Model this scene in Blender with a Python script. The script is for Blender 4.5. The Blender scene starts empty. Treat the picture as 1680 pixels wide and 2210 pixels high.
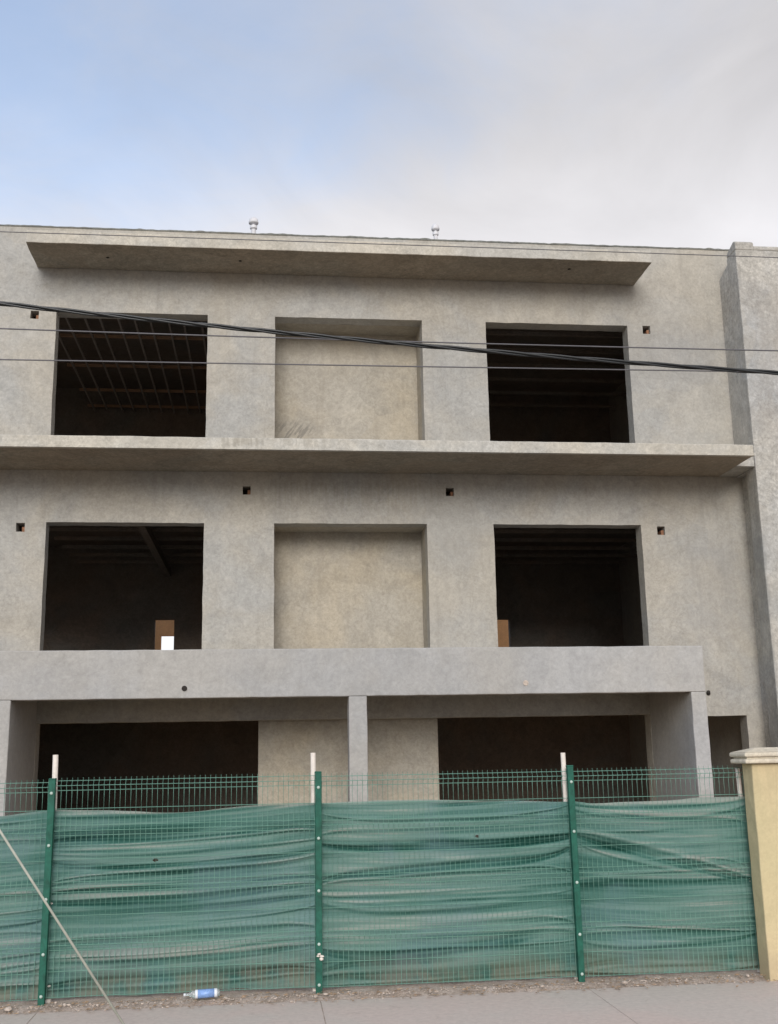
import bpy, bmesh, math, random
from mathutils import Vector, Matrix, noise
random.seed(7)
scene = bpy.context.scene
col = scene.collection
R = math.radians

# ------------------------------------------------------------------ camera, world, sun, exposure
cam_d = bpy.data.cameras.new('camera'); cam = bpy.data.objects.new('camera', cam_d); col.objects.link(cam)
scene.camera = cam
cam_d.sensor_fit = 'VERTICAL'; cam_d.sensor_height = 24.0; cam_d.lens = 24.0*2373.05/2210.0
cam_d.clip_start = 0.05; cam_d.clip_end = 3000
pit, roll, yaw = 0.2168, -0.01866, 0.1149
fw = Vector((math.sin(yaw), math.cos(yaw), 0)); rt = Vector((math.cos(yaw), -math.sin(yaw), 0)); up = Vector((0, 0, 1))
f2 = fw*math.cos(pit)+up*math.sin(pit); u2 = up*math.cos(pit)-fw*math.sin(pit)
r3 = rt*math.cos(roll)+u2*math.sin(roll); u3 = u2*math.cos(roll)-rt*math.sin(roll)
M = Matrix((r3, u3, -f2)).transposed().to_4x4(); M.translation = Vector((0, -17.5, 2.187)); cam.matrix_world = M

SUN_EL, SUN_AZ = R(21), R(188)           # azimuth clockwise from +Y: the sun stands behind the camera
world = bpy.data.worlds.new('World'); scene.world = world; world.use_nodes = True
wn, wl = world.node_tree.nodes, world.node_tree.links
wn.clear()
def N(t, nodes, **k):
    n = nodes.new(t)
    for a, b in k.items(): setattr(n, a, b)
    return n
wout = N('ShaderNodeOutputWorld', wn)
sky = N('ShaderNodeTexSky', wn); sky.sky_type = 'NISHITA'; sky.sun_disc = False
sky.sun_elevation = SUN_EL; sky.sun_rotation = SUN_AZ; sky.air_density = 1.0; sky.dust_density = 1.5; sky.ozone_density = 1.5
bg1 = N('ShaderNodeBackground', wn); bg1.inputs['Strength'].default_value = 0.19
wl.new(sky.outputs[0], bg1.inputs[0])
tc = N('ShaderNodeTexCoord', wn)
nz = N('ShaderNodeTexNoise', wn); nz.inputs['Scale'].default_value = 2.4; nz.inputs['Detail'].default_value = 6; nz.inputs['Roughness'].default_value = 0.5
nz.inputs['Distortion'].default_value = 0.25
wl.new(tc.outputs['Generated'], nz.inputs['Vector'])
dt = N('ShaderNodeVectorMath', wn, operation='DOT_PRODUCT'); dt.inputs[1].default_value = Vector((0.90, -0.22, -0.36)).normalized()
wl.new(tc.outputs['Generated'], dt.inputs[0])
ad = N('ShaderNodeMath', wn, operation='MULTIPLY_ADD'); ad.inputs[1].default_value = 0.60
wl.new(nz.outputs['Fac'], ad.inputs[0]); wl.new(dt.outputs['Value'], ad.inputs[2])
mr = N('ShaderNodeMapRange', wn, interpolation_type='SMOOTHSTEP')
mr.inputs['From Min'].default_value = -0.12; mr.inputs['From Max'].default_value = 0.42
mr.inputs['To Min'].default_value = 0.36; mr.inputs['To Max'].default_value = 1.0

# cloud brightness: thin veil, brighter low down where one looks through more of it
sep = N('ShaderNodeSeparateXYZ', wn); wl.new(tc.outputs['Generated'], sep.inputs[0])
hz0 = N('ShaderNodeMapRange', wn, interpolation_type='SMOOTHSTEP')
hz0.inputs['From Min'].default_value = 0.40; hz0.inputs['From Max'].default_value = 0.54; hz0.inputs['To Min'].default_value = 0.26; hz0.inputs['To Max'].default_value = 0.0
wl.new(sep.outputs['Z'], hz0.inputs['Value'])
ad2 = N('ShaderNodeMath', wn, operation='ADD'); wl.new(ad.outputs[0], ad2.inputs[0]); wl.new(hz0.outputs[0], ad2.inputs[1])
nz3 = N('ShaderNodeTexNoise', wn); nz3.inputs['Scale'].default_value = 6.5; nz3.inputs['Detail'].default_value = 8; nz3.inputs['Roughness'].default_value = 0.62; nz3.inputs['Distortion'].default_value = 0.6
mp3 = N('ShaderNodeMapping', wn); mp3.inputs['Scale'].default_value = (1, 1, 1.8); mp3.inputs['Rotation'].default_value = (0.3, 0.5, 0)
wl.new(tc.outputs['Generated'], mp3.inputs[0]); wl.new(mp3.outputs[0], nz3.inputs['Vector'])
ad3 = N('ShaderNodeMath', wn, operation='MULTIPLY_ADD'); ad3.inputs[1].default_value = 0.34; wl.new(nz3.outputs['Fac'], ad3.inputs[0]); wl.new(ad2.outputs[0], ad3.inputs[2])
sb = N('ShaderNodeMath', wn, operation='SUBTRACT'); sb.inputs[1].default_value = 0.02; wl.new(ad3.outputs[0], sb.inputs[0])
wl.new(sb.outputs[0], mr.inputs['Value'])
lo = N('ShaderNodeMapRange', wn, interpolation_type='SMOOTHSTEP')
lo.inputs['From Min'].default_value = 0.42; lo.inputs['From Max'].default_value = 0.56
lo.inputs['To Min'].default_value = 0.565; lo.inputs['To Max'].default_value = 0.405
wl.new(sep.outputs['Z'], lo.inputs['Value'])
nz2 = N('ShaderNodeTexNoise', wn); nz2.inputs['Scale'].default_value = 2.6; nz2.inputs['Detail'].default_value = 9; nz2.inputs['Roughness'].default_value = 0.58; nz2.inputs['Distortion'].default_value = 0.5
mp = N('ShaderNodeMapping', wn); mp.inputs['Location'].default_value = (3.1, 1.7, 0.4); mp.inputs['Scale'].default_value = (1, 1, 2.0)
wl.new(tc.outputs['Generated'], mp.inputs[0]); wl.new(mp.outputs[0], nz2.inputs['Vector'])
n2 = N('ShaderNodeMapRange', wn); n2.inputs['From Min'].default_value = 0.3; n2.inputs['From Max'].default_value = 0.7
n2.inputs['To Min'].default_value = 0.86; n2.inputs['To Max'].default_value = 1.13
wl.new(nz2.outputs['Fac'], n2.inputs['Value'])
mu = N('ShaderNodeMath', wn, operation='MULTIPLY'); wl.new(lo.outputs[0], mu.inputs[0]); wl.new(n2.outputs[0], mu.inputs[1])
bg2 = N('ShaderNodeBackground', wn); bg2.inputs['Color'].default_value = (0.985, 0.97, 1.0, 1)
wl.new(mu.outputs[0], bg2.inputs['Strength'])
mx = N('ShaderNodeMixShader', wn)
wl.new(mr.outputs[0], mx.inputs[0]); wl.new(bg1.outputs[0], mx.inputs[1]); wl.new(bg2.outputs[0], mx.inputs[2])
wl.new(mx.outputs[0], wout.inputs[0])

sun_d = bpy.data.lights.new('sun', 'SUN'); sun_d.energy = 1.5; sun_d.angle = R(28); sun_d.color = (1.0, 0.962, 0.91)
sun = bpy.data.objects.new('sun', sun_d); col.objects.link(sun)
sd = Vector((math.sin(SUN_AZ)*math.cos(SUN_EL), math.cos(SUN_AZ)*math.cos(SUN_EL), math.sin(SUN_EL)))
sun.rotation_euler = sd.to_track_quat('Z', 'Y').to_euler()
scene.view_settings.view_transform = 'Standard'; scene.view_settings.look = 'None'
scene.view_settings.exposure = 0.70; scene.view_settings.gamma = 1.0; scene.view_settings.use_curve_mapping = False

# ------------------------------------------------------------------ materials
def mat(name):
    m = bpy.data.materials.new(name); m.use_nodes = True
    nt = m.node_tree; nt.nodes.clear()
    o = N('ShaderNodeOutputMaterial', nt.nodes); b = N('ShaderNodeBsdfPrincipled', nt.nodes)
    nt.links.new(b.outputs[0], o.inputs[0])
    return m, nt.nodes, nt.links, b
def noise_n(nd, lk, src, scale, detail=4, rough=0.55, dist=0.0, sc=None, loc=None):
    n = N('ShaderNodeTexNoise', nd); n.inputs['Scale'].default_value = scale; n.inputs['Detail'].default_value = detail
    n.inputs['Roughness'].default_value = rough; n.inputs['Distortion'].default_value = dist
    if sc or loc:
        m = N('ShaderNodeMapping', nd)
        if sc: m.inputs['Scale'].default_value = sc
        if loc: m.inputs['Location'].default_value = loc
        lk.new(src, m.inputs[0]); src = m.outputs[0]
    lk.new(src, n.inputs['Vector']); return n.outputs['Fac']
def mrange(nd, lk, src, a, b, c=0.0, d=1.0, smooth=True):
    m = N('ShaderNodeMapRange', nd)
    if smooth: m.interpolation_type = 'SMOOTHSTEP'
    for k, v in zip(('From Min', 'From Max', 'To Min', 'To Max'), (a, b, c, d)): m.inputs[k].default_value = v
    lk.new(src, m.inputs['Value']); return m.outputs[0]
def math_n(nd, lk, op, a, b):
    m = N('ShaderNodeMath', nd, operation=op)
    for i, v in enumerate((a, b)):
        if isinstance(v, (int, float)): m.inputs[i].default_value = v
        else: lk.new(v, m.inputs[i])
    return m.outputs[0]
def mixc(nd, lk, f, a, b, mode='MIX'):
    m = N('ShaderNodeMix', nd, data_type='RGBA', blend_type=mode)
    for i, v in ((0, f), (6, a), (7, b)):
        if isinstance(v, (int, float)): m.inputs[i].default_value = v
        elif isinstance(v, tuple): m.inputs[i].default_value = (*v[:3], 1)
        else: lk.new(v, m.inputs[i])
    return m.outputs[2]
def bumpn(nd, lk, h, dist, strength, prev=None):
    b = N('ShaderNodeBump', nd); b.inputs['Distance'].default_value = dist; b.inputs['Strength'].default_value = strength
    lk.new(h, b.inputs['Height'])
    if prev is not None: lk.new(prev, b.inputs['Normal'])
    return b.outputs[0]

def concrete(name, base, warm, cool, contrast=1.0, stains=(), bump=1.0, streak=0.25):
    m, nd, lk, b = mat(name)
    g = N('ShaderNodeNewGeometry', nd).outputs['Position']
    big = noise_n(nd, lk, g, 0.55, 5, 0.6, 0.4)
    mid = noise_n(nd, lk, g, 2.3, 6, 0.65, 0.9)
    fine = noise_n(nd, lk, g, 11, 5, 0.7, 0.6)
    grit = noise_n(nd, lk, g, 70, 3, 0.6)
    speck = noise_n(nd, lk, g, 26, 4, 0.65, 0.8)
    c = mixc(nd, lk, mrange(nd, lk, big, 0.36, 0.64), cool, warm)
    c = mixc(nd, lk, 0.45, c, base)
    v = math_n(nd, lk, 'ADD', math_n(nd, lk, 'MULTIPLY', mid, 0.75), math_n(nd, lk, 'MULTIPLY', fine, 0.65))
    v = mrange(nd, lk, v, 0.45, 0.95, 1-0.24*contrast, 1+0.20*contrast, False)
    c = mixc(nd, lk, 1.0, c, v, 'MULTIPLY')
    c = mixc(nd, lk, 1.0, c, mrange(nd, lk, speck, 0.32, 0.68, 1-0.15*contrast, 1+0.13*contrast, False), 'MULTIPLY')
    # separate render coats and patch repairs, trowel sweeps, hairline cracks
    wv_ = N('ShaderNodeVectorMath', nd, operation='MULTIPLY_ADD'); nt3 = N('ShaderNodeTexNoise', nd); nt3.inputs['Scale'].default_value = 1.1; nt3.inputs['Detail'].default_value = 4
    lk.new(g, nt3.inputs['Vector']); lk.new(nt3.outputs['Color'], wv_.inputs[0]); wv_.inputs[1].default_value = (0.55, 0.55, 0.55); lk.new(g, wv_.inputs[2])
    vo = N('ShaderNodeTexVoronoi', nd); vo.inputs['Scale'].default_value = 0.62; lk.new(wv_.outputs[0], vo.inputs['Vector'])
    sx = N('ShaderNodeSeparateColor', nd); lk.new(vo.outputs['Color'], sx.inputs[0])
    c = mixc(nd, lk, 1.0, c, mrange(nd, lk, sx.outputs[0], 0, 1, 1-0.075*contrast, 1+0.06*contrast, False), 'MULTIPLY')
    c = mixc(nd, lk, math_n(nd, lk, 'MULTIPLY', mrange(nd, lk, sx.outputs[1], 0.55, 0.95), 0.22*contrast), c, warm)
    tw = noise_n(nd, lk, g, 3.2, 3, 0.55, 4.5, loc=(9, 1, 2))
    c = mixc(nd, lk, 1.0, c, mrange(nd, lk, tw, 0.40, 0.60, 1-0.045*contrast, 1+0.05*contrast), 'MULTIPLY')
    ve = N('ShaderNodeTexVoronoi', nd, feature='DISTANCE_TO_EDGE'); ve.inputs['Scale'].default_value = 0.40; lk.new(wv_.outputs[0], ve.inputs['Vector'])
    ck = math_n(nd, lk, 'MULTIPLY', mrange(nd, lk, ve.outputs[0], 0.0015, 0.0045, 1, 0), mrange(nd, lk, mid, 0.48, 0.60))
    c = mixc(nd, lk, math_n(nd, lk, 'MULTIPLY', ck, 0.20*min(contrast, 1.0)), c, (base[0]*0.45, base[1]*0.43, base[2]*0.40))
    # worn darker blotches with ragged outlines
    bl = math_n(nd, lk, 'MULTIPLY', mrange(nd, lk, noise_n(nd, lk, g, 1.35, 8, 0.72, 1.3, loc=(5, 2, 1)), 0.54, 0.72), 0.16*contrast)
    c = mixc(nd, lk, bl, c, (base[0]*0.62, base[1]*0.60, base[2]*0.57))
    # pale lime bloom
    lm = math_n(nd, lk, 'MULTIPLY', mrange(nd, lk, noise_n(nd, lk, g, 1.9, 7, 0.7, 0.8, loc=(1, 8, 3)), 0.56, 0.76), 0.22*contrast)
    c = mixc(nd, lk, lm, c, (min(base[0]*1.3, .8), min(base[1]*1.3, .8), min(base[2]*1.3, .8)))
    # run-off streaks, long in z
    st = math_n(nd, lk, 'MULTIPLY', mrange(nd, lk, noise_n(nd, lk, g, 1.0, 4, 0.6, 0.2, sc=(7, 7, 0.5)), 0.52, 0.74), streak)
    c = mixc(nd, lk, st, c, (base[0]*0.66, base[1]*0.64, base[2]*0.62))
    if stains:
        sp = N('ShaderNodeSeparateXYZ', nd); lk.new(g, sp.inputs[0])
        wob = math_n(nd, lk, 'MULTIPLY', math_n(nd, lk, 'SUBTRACT', noise_n(nd, lk, g, 6, 3), 0.5), 0.16)
        X = math_n(nd, lk, 'ADD', sp.outputs['X'], wob); Z = math_n(nd, lk, 'ADD', sp.outputs['Z'], wob)
        for (x0, x1, z0, z1, soft, kind, strg, colr) in stains:
            k = mrange(nd, lk, X, x0-soft, x0+soft)
            k = math_n(nd, lk, 'MULTIPLY', k, mrange(nd, lk, X, x1-soft, x1+soft, 1, 0))
            k = math_n(nd, lk, 'MULTIPLY', k, mrange(nd, lk, Z, z0-soft, z0+soft))
            k = math_n(nd, lk, 'MULTIPLY', k, mrange(nd, lk, Z, z1-soft, z1+soft, 1, 0))
            if kind == 'drip': p = mrange(nd, lk, noise_n(nd, lk, g, 1.0, 3, 0.5, 0.1, sc=(16, 16, 1.2)), 0.46, 0.58)
            elif kind == 'scuff':
                rm = N('ShaderNodeMapping', nd); rm.inputs['Rotation'].default_value = (0, R(-38), 0); lk.new(g, rm.inputs[0])
                p = mrange(nd, lk, noise_n(nd, lk, rm.outputs[0], 1.0, 2, 0.5, 0.0, sc=(24, 3, 3.5)), 0.50, 0.58)
            else: p = mrange(nd, lk, noise_n(nd, lk, g, 4, 4, 0.6), 0.25, 0.5)
            c = mixc(nd, lk, math_n(nd, lk, 'MULTIPLY', math_n(nd, lk, 'MULTIPLY', k, p), strg), c, colr)
    lk.new(c, b.inputs['Base Color'])
    b.inputs['Roughness'].default_value = 0.93; b.inputs['Specular IOR Level'].default_value = 0.25
    n1 = bumpn(nd, lk, noise_n(nd, lk, g, 3.5, 3, 0.5, 1.0), 0.02, 0.22*bump)
    n2_ = bumpn(nd, lk, fine, 0.008, 0.5*bump, n1)
    n3 = bumpn(nd, lk, grit, 0.003, 0.6*bump, n2_)
    lk.new(n3, b.inputs['Normal'])
    return m

BASE = (0.385, 0.372, 0.343); WARM = (0.42, 0.382, 0.318); COOL = (0.365, 0.366, 0.358)
dk = (0.22, 0.21, 0.195)
M_wall = concrete('cement_render', BASE, WARM, COOL, 0.78, stains=[
    (5.7, 8.0, 8.4, 9.5, 0.35, 'patch', 0.30, (0.27, 0.26, 0.25)),
    (7.0, 8.0, 4.0, 5.6, 0.3, 'patch', 0.30, (0.27, 0.265, 0.26)),
    (-0.3, 2.9, 6.15, 6.6, 0.2, 'drip', 0.22, (0.25, 0.22, 0.17)),
    (2.75, 3.7, 5.2, 5.9, 0.2, 'patch', 0.25, (0.29, 0.285, 0.27))])
M_niche = concrete('niche_render', (0.40, 0.365, 0.305), (0.44, 0.38, 0.285), (0.375, 0.355, 0.315), 0.8, stains=[
    (0.22, 0.80, 7.45, 7.80, 0.10, 'scuff', 0.60, (0.17, 0.16, 0.145)),
    (0.15, 2.7, 9.0, 9.6, 0.12, 'patch', 0.25, (0.28, 0.25, 0.2))])
M_ledge = concrete('ledge_cement', (0.46, 0.445, 0.40), (0.50, 0.455, 0.38), (0.42, 0.42, 0.41), 1.0, stains=[
    (-0.65, 0.05, 6.76, 7.0, 0.03, 'drip', 0.38, (0.22, 0.20, 0.165)),
    (0.2, 1.0, 6.76, 7.0, 0.03, 'drip', 0.25, (0.26, 0.24, 0.2))], streak=0.12)
M_portico = concrete('portico_cement', (0.385, 0.378, 0.370), (0.40, 0.382, 0.352), (0.37, 0.373, 0.378), 0.55, streak=0.10, bump=0.7)
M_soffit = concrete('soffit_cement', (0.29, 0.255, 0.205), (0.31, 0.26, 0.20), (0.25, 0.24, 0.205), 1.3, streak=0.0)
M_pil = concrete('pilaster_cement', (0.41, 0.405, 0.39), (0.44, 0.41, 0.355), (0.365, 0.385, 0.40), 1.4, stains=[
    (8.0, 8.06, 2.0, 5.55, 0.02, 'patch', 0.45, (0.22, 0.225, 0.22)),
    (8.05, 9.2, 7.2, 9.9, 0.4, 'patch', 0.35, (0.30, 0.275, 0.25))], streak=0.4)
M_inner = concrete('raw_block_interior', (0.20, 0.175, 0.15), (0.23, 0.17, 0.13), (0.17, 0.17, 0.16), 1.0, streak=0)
M_tan = concrete('ochre_wall', (0.66, 0.37, 0.18), (0.68, 0.38, 0.18), (0.62, 0.36, 0.19), 0.5, streak=0.1)
M_yellow = concrete('yellow_render', (0.56, 0.465, 0.275), (0.58, 0.455, 0.29), (0.52, 0.455, 0.275), 0.35, streak=0.12, bump=0.5, stains=[(4.6, 5.5, -0.2, 0.22, 0.12, 'patch', 0.55, (0.42, 0.34, 0.22)), (4.6, 5.5, 1.75, 2.1, 0.12, 'drip', 0.22, (0.38, 0.33, 0.2))])
M_cap = concrete('cream_coping', (0.60, 0.545, 0.43), (0.63, 0.54, 0.42), (0.60, 0.57, 0.49), 0.8, streak=0.15, bump=0.6)
M_coping = concrete('dark_mortar', (0.17, 0.175, 0.165), (0.18, 0.175, 0.155), (0.14, 0.155, 0.15), 1.5, streak=0.2)

def pavement_mat():
    m, nd, lk, b = mat('pavement_concrete')
    g = N('ShaderNodeNewGeometry', nd).outputs['Position']
    c = mixc(nd, lk, mrange(nd, lk, noise_n(nd, lk, g, 0.9, 6, 0.6, 0.5), 0.35, 0.65), (0.58, 0.48, 0.43), (0.55, 0.485, 0.435))
    v = mrange(nd, lk, noise_n(nd, lk, g, 18, 6, 0.7), 0.3, 0.7, 0.88, 1.1, False)
    c = mixc(nd, lk, 1.0, c, v, 'MULTIPLY')
    d = math_n(nd, lk, 'MULTIPLY', mrange(nd, lk, noise_n(nd, lk, g, 5, 7, 0.75, 0.7, loc=(2, 2, 2)), 0.58, 0.72), 0.4)
    c = mixc(nd, lk, d, c, (0.27, 0.21, 0.17))
    lk.new(c, b.inputs['Base Color']); b.inputs['Roughness'].default_value = 0.9
    lk.new(bumpn(nd, lk, noise_n(nd, lk, g, 90, 4), 0.003, 0.5), b.inputs['Normal'])
    return m
M_pave = pavement_mat()
def soil_mat(name, a, c2, scale=1.0):
    m, nd, lk, b = mat(name)
    g = N('ShaderNodeNewGeometry', nd).outputs['Position']
    c = mixc(nd, lk, mrange(nd, lk, noise_n(nd, lk, g, 6*scale, 8, 0.75, 0.5), 0.35, 0.65), a, c2)
    c = mixc(nd, lk, 1.0, c, mrange(nd, lk, noise_n(nd, lk, g, 60*scale, 5, 0.7), 0.3, 0.7, 0.65, 1.3, False), 'MULTIPLY')
    lk.new(c, b.inputs['Base Color']); b.inputs['Roughness'].default_value = 0.97
    lk.new(bumpn(nd, lk, noise_n(nd, lk, g, 40*scale, 6, 0.7), 0.015, 0.8), b.inputs['Normal'])
    return m
M_dirt = soil_mat('roadside_dirt', (0.36, 0.28, 0.225), (0.54, 0.455, 0.40))
M_yard = soil_mat('yard_earth', (0.36, 0.25, 0.155), (0.42, 0.31, 0.20), 0.3)
M_asph = soil_mat('asphalt', (0.05, 0.05, 0.05), (0.075, 0.073, 0.07))
def plain(name, c, rough=0.5, metal=0.0, var=0.15, scale=8, spec=0.5):
    m, nd, lk, b = mat(name)
    g = N('ShaderNodeNewGeometry', nd).outputs['Position']
    v = mrange(nd, lk, noise_n(nd, lk, g, scale, 6, 0.7, 0.5), 0.3, 0.7, 1-var, 1+var, False)
    lk.new(mixc(nd, lk, 1.0, c, v, 'MULTIPLY'), b.inputs['Base Color'])
    b.inputs['Roughness'].default_value = rough; b.inputs['Metallic'].default_value = metal; b.inputs['Specular IOR Level'].default_value = spec
    return m
M_green = plain('green_powder_coat', (0.012, 0.095, 0.065), 0.6, var=0.4, scale=9, spec=0.3)
M_wire = plain('green_wire', (0.13, 0.27, 0.215), 0.5)
M_clip = plain('zinc_clip', (0.42, 0.52, 0.47), 0.5)
M_white = plain('weathered_white_pole', (0.72, 0.66, 0.60), 0.6, var=0.1, scale=20)
M_cable = plain('black_cable', (0.018, 0.02, 0.022), 0.42, spec=0.6)
M_thin = plain('weathered_wire', (0.11, 0.105, 0.115), 0.5)
M_guy = plain('guy_strand', (0.42, 0.43, 0.37), 0.5)
M_vent = plain('galvanised_vent', (0.62, 0.62, 0.65), 0.6, 0.0)
M_batten = plain('timber_batten', (0.40, 0.25, 0.16), 0.8)
M_stud = plain('metal_stud', (0.33, 0.29, 0.26), 0.7)
M_brick = plain('clay_block', (0.26, 0.13, 0.075), 0.95, var=0.4, scale=25)
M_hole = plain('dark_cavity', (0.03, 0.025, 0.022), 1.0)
M_blue = plain('blue_bottle_label', (0.22, 0.36, 0.68), 0.4, var=0.3, scale=30)
M_lwhite = plain('white_label_band', (0.75, 0.78, 0.82), 0.35)
M_leaf = plain('dry_leaf', (0.36, 0.24, 0.15), 0.8, var=0.6, scale=14)
M_stone = plain('pale_rubble', (0.50, 0.42, 0.36), 0.9, var=0.45, scale=10)
def plastic():
    m, nd, lk, b = mat('clear_plastic')
    b.inputs['Base Color'].default_value = (0.80, 0.86, 0.88, 1); b.inputs['Roughness'].default_value = 0.12
    b.inputs['Transmission Weight'].default_value = 0.75; b.inputs['IOR'].default_value = 1.25
    return m
M_pet = plastic()
def cloth_mat():
    m, nd, lk, b = mat('green_shade_netting')
    out = [n for n in nd if n.type == 'OUTPUT_MATERIAL'][0]
    at = N('ShaderNodeAttribute', nd); at.attribute_name = 'weave_fold_shade'; dens_shade = at.outputs['Fac']  # closeness of the weave, with the fold shadows painted in
    g0 = N('ShaderNodeNewGeometry', nd).outputs['Position']
    ab = N('ShaderNodeAttribute', nd); ab.attribute_name = 'bay'; az = N('ShaderNodeAttribute', nd); az.attribute_name = 'weft'
    gv = N('ShaderNodeVectorMath', nd, operation='ADD'); cb = N('ShaderNodeCombineXYZ', nd)
    lk.new(ab.outputs['Fac'], cb.inputs[0]); lk.new(ab.outputs['Fac'], cb.inputs[1]); lk.new(az.outputs['Fac'], cb.inputs[2]); lk.new(g0, gv.inputs[0]); lk.new(cb.outputs[0], gv.inputs[1]); g = gv.outputs[0]
    st = noise_n(nd, lk, g, 1.0, 7, 0.65, 0.5, sc=(0.45, 1, 13))
    st2 = noise_n(nd, lk, g, 1.0, 5, 0.6, 0.3, sc=(0.9, 1, 50), loc=(3, 0, 4))
    k = math_n(nd, lk, 'ADD', math_n(nd, lk, 'MULTIPLY', math_n(nd, lk, 'SUBTRACT', st, 0.5), 1.0), math_n(nd, lk, 'SUBTRACT', 1.10, dens_shade))
    k = math_n(nd, lk, 'ADD', k, math_n(nd, lk, 'MULTIPLY', math_n(nd, lk, 'SUBTRACT', st2, 0.5), 0.7))
    cr = N('ShaderNodeValToRGB', nd); cr.color_ramp.interpolation = 'EASE'
    e = cr.color_ramp.elements
    e[0].position = 0.08; e[0].color = (0.008, 0.060, 0.046, 1); e[1].position = 0.97; e[1].color = (0.30, 0.345, 0.31, 1)
    for ps, cc in ((0.30, (0.027, 0.108, 0.086, 1)), (0.50, (0.062, 0.170, 0.143, 1)), (0.72, (0.130, 0.245, 0.215, 1))):
        q = e.new(ps); q.color = cc
    lk.new(k, cr.inputs[0]); c = cr.outputs[0]
    c = mixc(nd, lk, math_n(nd, lk, 'MULTIPLY', mrange(nd, lk, noise_n(nd, lk, g, 0.9, 4, 0.6, 0.4, loc=(0, 7, 0)), 0.45, 0.65), 0.30), c, (0.15, 0.24, 0.28))
    spx = N('ShaderNodeSeparateXYZ', nd); lk.new(g, spx.inputs[0])
    soil = math_n(nd, lk, 'MULTIPLY', mrange(nd, lk, spx.outputs['Z'], 0.05, 0.42, 1, 0), mrange(nd, lk, noise_n(nd, lk, g, 1.6, 5, 0.6, 0.4, loc=(4, 1, 0)), 0.40, 0.62))
    c = mixc(nd, lk, math_n(nd, lk, 'MULTIPLY', soil, 0.6), c, (0.24, 0.20, 0.145))
    lk.new(c, b.inputs['Base Color']); b.inputs['Roughness'].default_value = 0.6; b.inputs['Specular IOR Level'].default_value = 0.35
    lk.new(bumpn(nd, lk, st, 0.02, 0.5), b.inputs['Normal'])
    tr = N('ShaderNodeBsdfTranslucent', nd); lk.new(mixc(nd, lk, 0.5, c, (0.05, 0.22, 0.15)), tr.inputs[0])
    m1 = N('ShaderNodeMixShader', nd); m1.inputs[0].default_value = 0.12
    lk.new(b.outputs[0], m1.inputs[1]); lk.new(tr.outputs[0], m1.inputs[2])
    tp = N('ShaderNodeBsdfTransparent', nd)
    weave = math_n(nd, lk, 'MULTIPLY', mrange(nd, lk, st, 0.35, 0.65, 0.75, 1.25), mrange(nd, lk, dens_shade, 0, 1, 0.06, 0.0, False))
    m2 = N('ShaderNodeMixShader', nd); lk.new(weave, m2.inputs[0]); lk.new(m1.outputs[0], m2.inputs[1]); lk.new(tp.outputs[0], m2.inputs[2])
    lk.new(m2.outputs[0], out.inputs[0])
    return m
M_cloth = cloth_mat()

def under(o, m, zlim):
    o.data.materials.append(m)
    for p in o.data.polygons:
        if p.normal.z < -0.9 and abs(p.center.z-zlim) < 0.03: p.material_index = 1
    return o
# ------------------------------------------------------------------ geometry helpers
def link(name, verts, faces, m, parent=None, smooth=False, bevel=0.0):
    me = bpy.data.meshes.new(name); me.from_pydata(verts, [], faces); me.update()
    me.materials.append(m)
    if smooth: me.polygons.foreach_set('use_smooth', [True]*len(me.polygons))
    o = bpy.data.objects.new(name, me); col.objects.link(o)
    if parent: o.parent = parent
    if bevel:
        b = o.modifiers.new('edge', 'BEVEL'); b.width = bevel; b.segments = 2; b.limit_method = 'ANGLE'; b.angle_limit = R(40)
    return o
def box_vf(x0, x1, y0, y1, z0, z1):
    v = [(x, y, z) for z in (z0, z1) for y in (y0, y1) for x in (x0, x1)]
    return v, [(0, 2, 3, 1), (4, 5, 7, 6), (0, 1, 5, 4), (2, 6, 7, 3), (0, 4, 6, 2), (1, 3, 7, 5)]
def box(name, x0, x1, y0, y1, z0, z1, m, parent=None, bevel=0.006):
    return link(name, *box_vf(x0, x1, y0, y1, z0, z1), m, parent, bevel=bevel)
def prism_x(name, prof, x0, x1, m, parent=None, bevel=0.006):      # profile in (y, z)
    n = len(prof); v = [(x0, y, z) for y, z in prof]+[(x1, y, z) for y, z in prof]
    f = [tuple(range(n)), tuple(range(2*n-1, n-1, -1))]+[(i, n+i, n+(i+1) % n, (i+1) % n) for i in range(n)]
    o = link(name, v, f, m, parent, bevel=bevel)
    bm = bmesh.new(); bm.from_mesh(o.data); bmesh.ops.recalc_face_normals(bm, faces=bm.faces); bm.to_mesh(o.data); bm.free()
    return o
def prism_z(name, prof, z0, z1, m, parent=None, bevel=0.006):      # profile in (x, y)
    n = len(prof); v = [(x, y, z0) for x, y in prof]+[(x, y, z1) for x, y in prof]
    f = [tuple(range(n)), tuple(range(2*n-1, n-1, -1))]+[(i, n+i, n+(i+1) % n, (i+1) % n) for i in range(n)]
    o = link(name, v, f, m, parent, bevel=bevel)
    bm = bmesh.new(); bm.from_mesh(o.data); bmesh.ops.recalc_face_normals(bm, faces=bm.faces); bm.to_mesh(o.data); bm.free()
    return o
def jit(x, y, z, a=0.006):
    return (x+a*noise.noise(Vector((x*3.1, y*3.1+7, z*3.1)))+a*0.6*noise.noise(Vector((x*11, y*11, z*11+3))),
            y+a*0.8*noise.noise(Vector((x*2.3, y*2.3+1, z*2.3+5)))+a*0.4*noise.noise(Vector((x*9, y*9+2, z*9))),
            z+a*noise.noise(Vector((x*3.3+9, y*3.3, z*3.3)))+a*0.6*noise.noise(Vector((x*12, y*12+4, z*12))))
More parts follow.
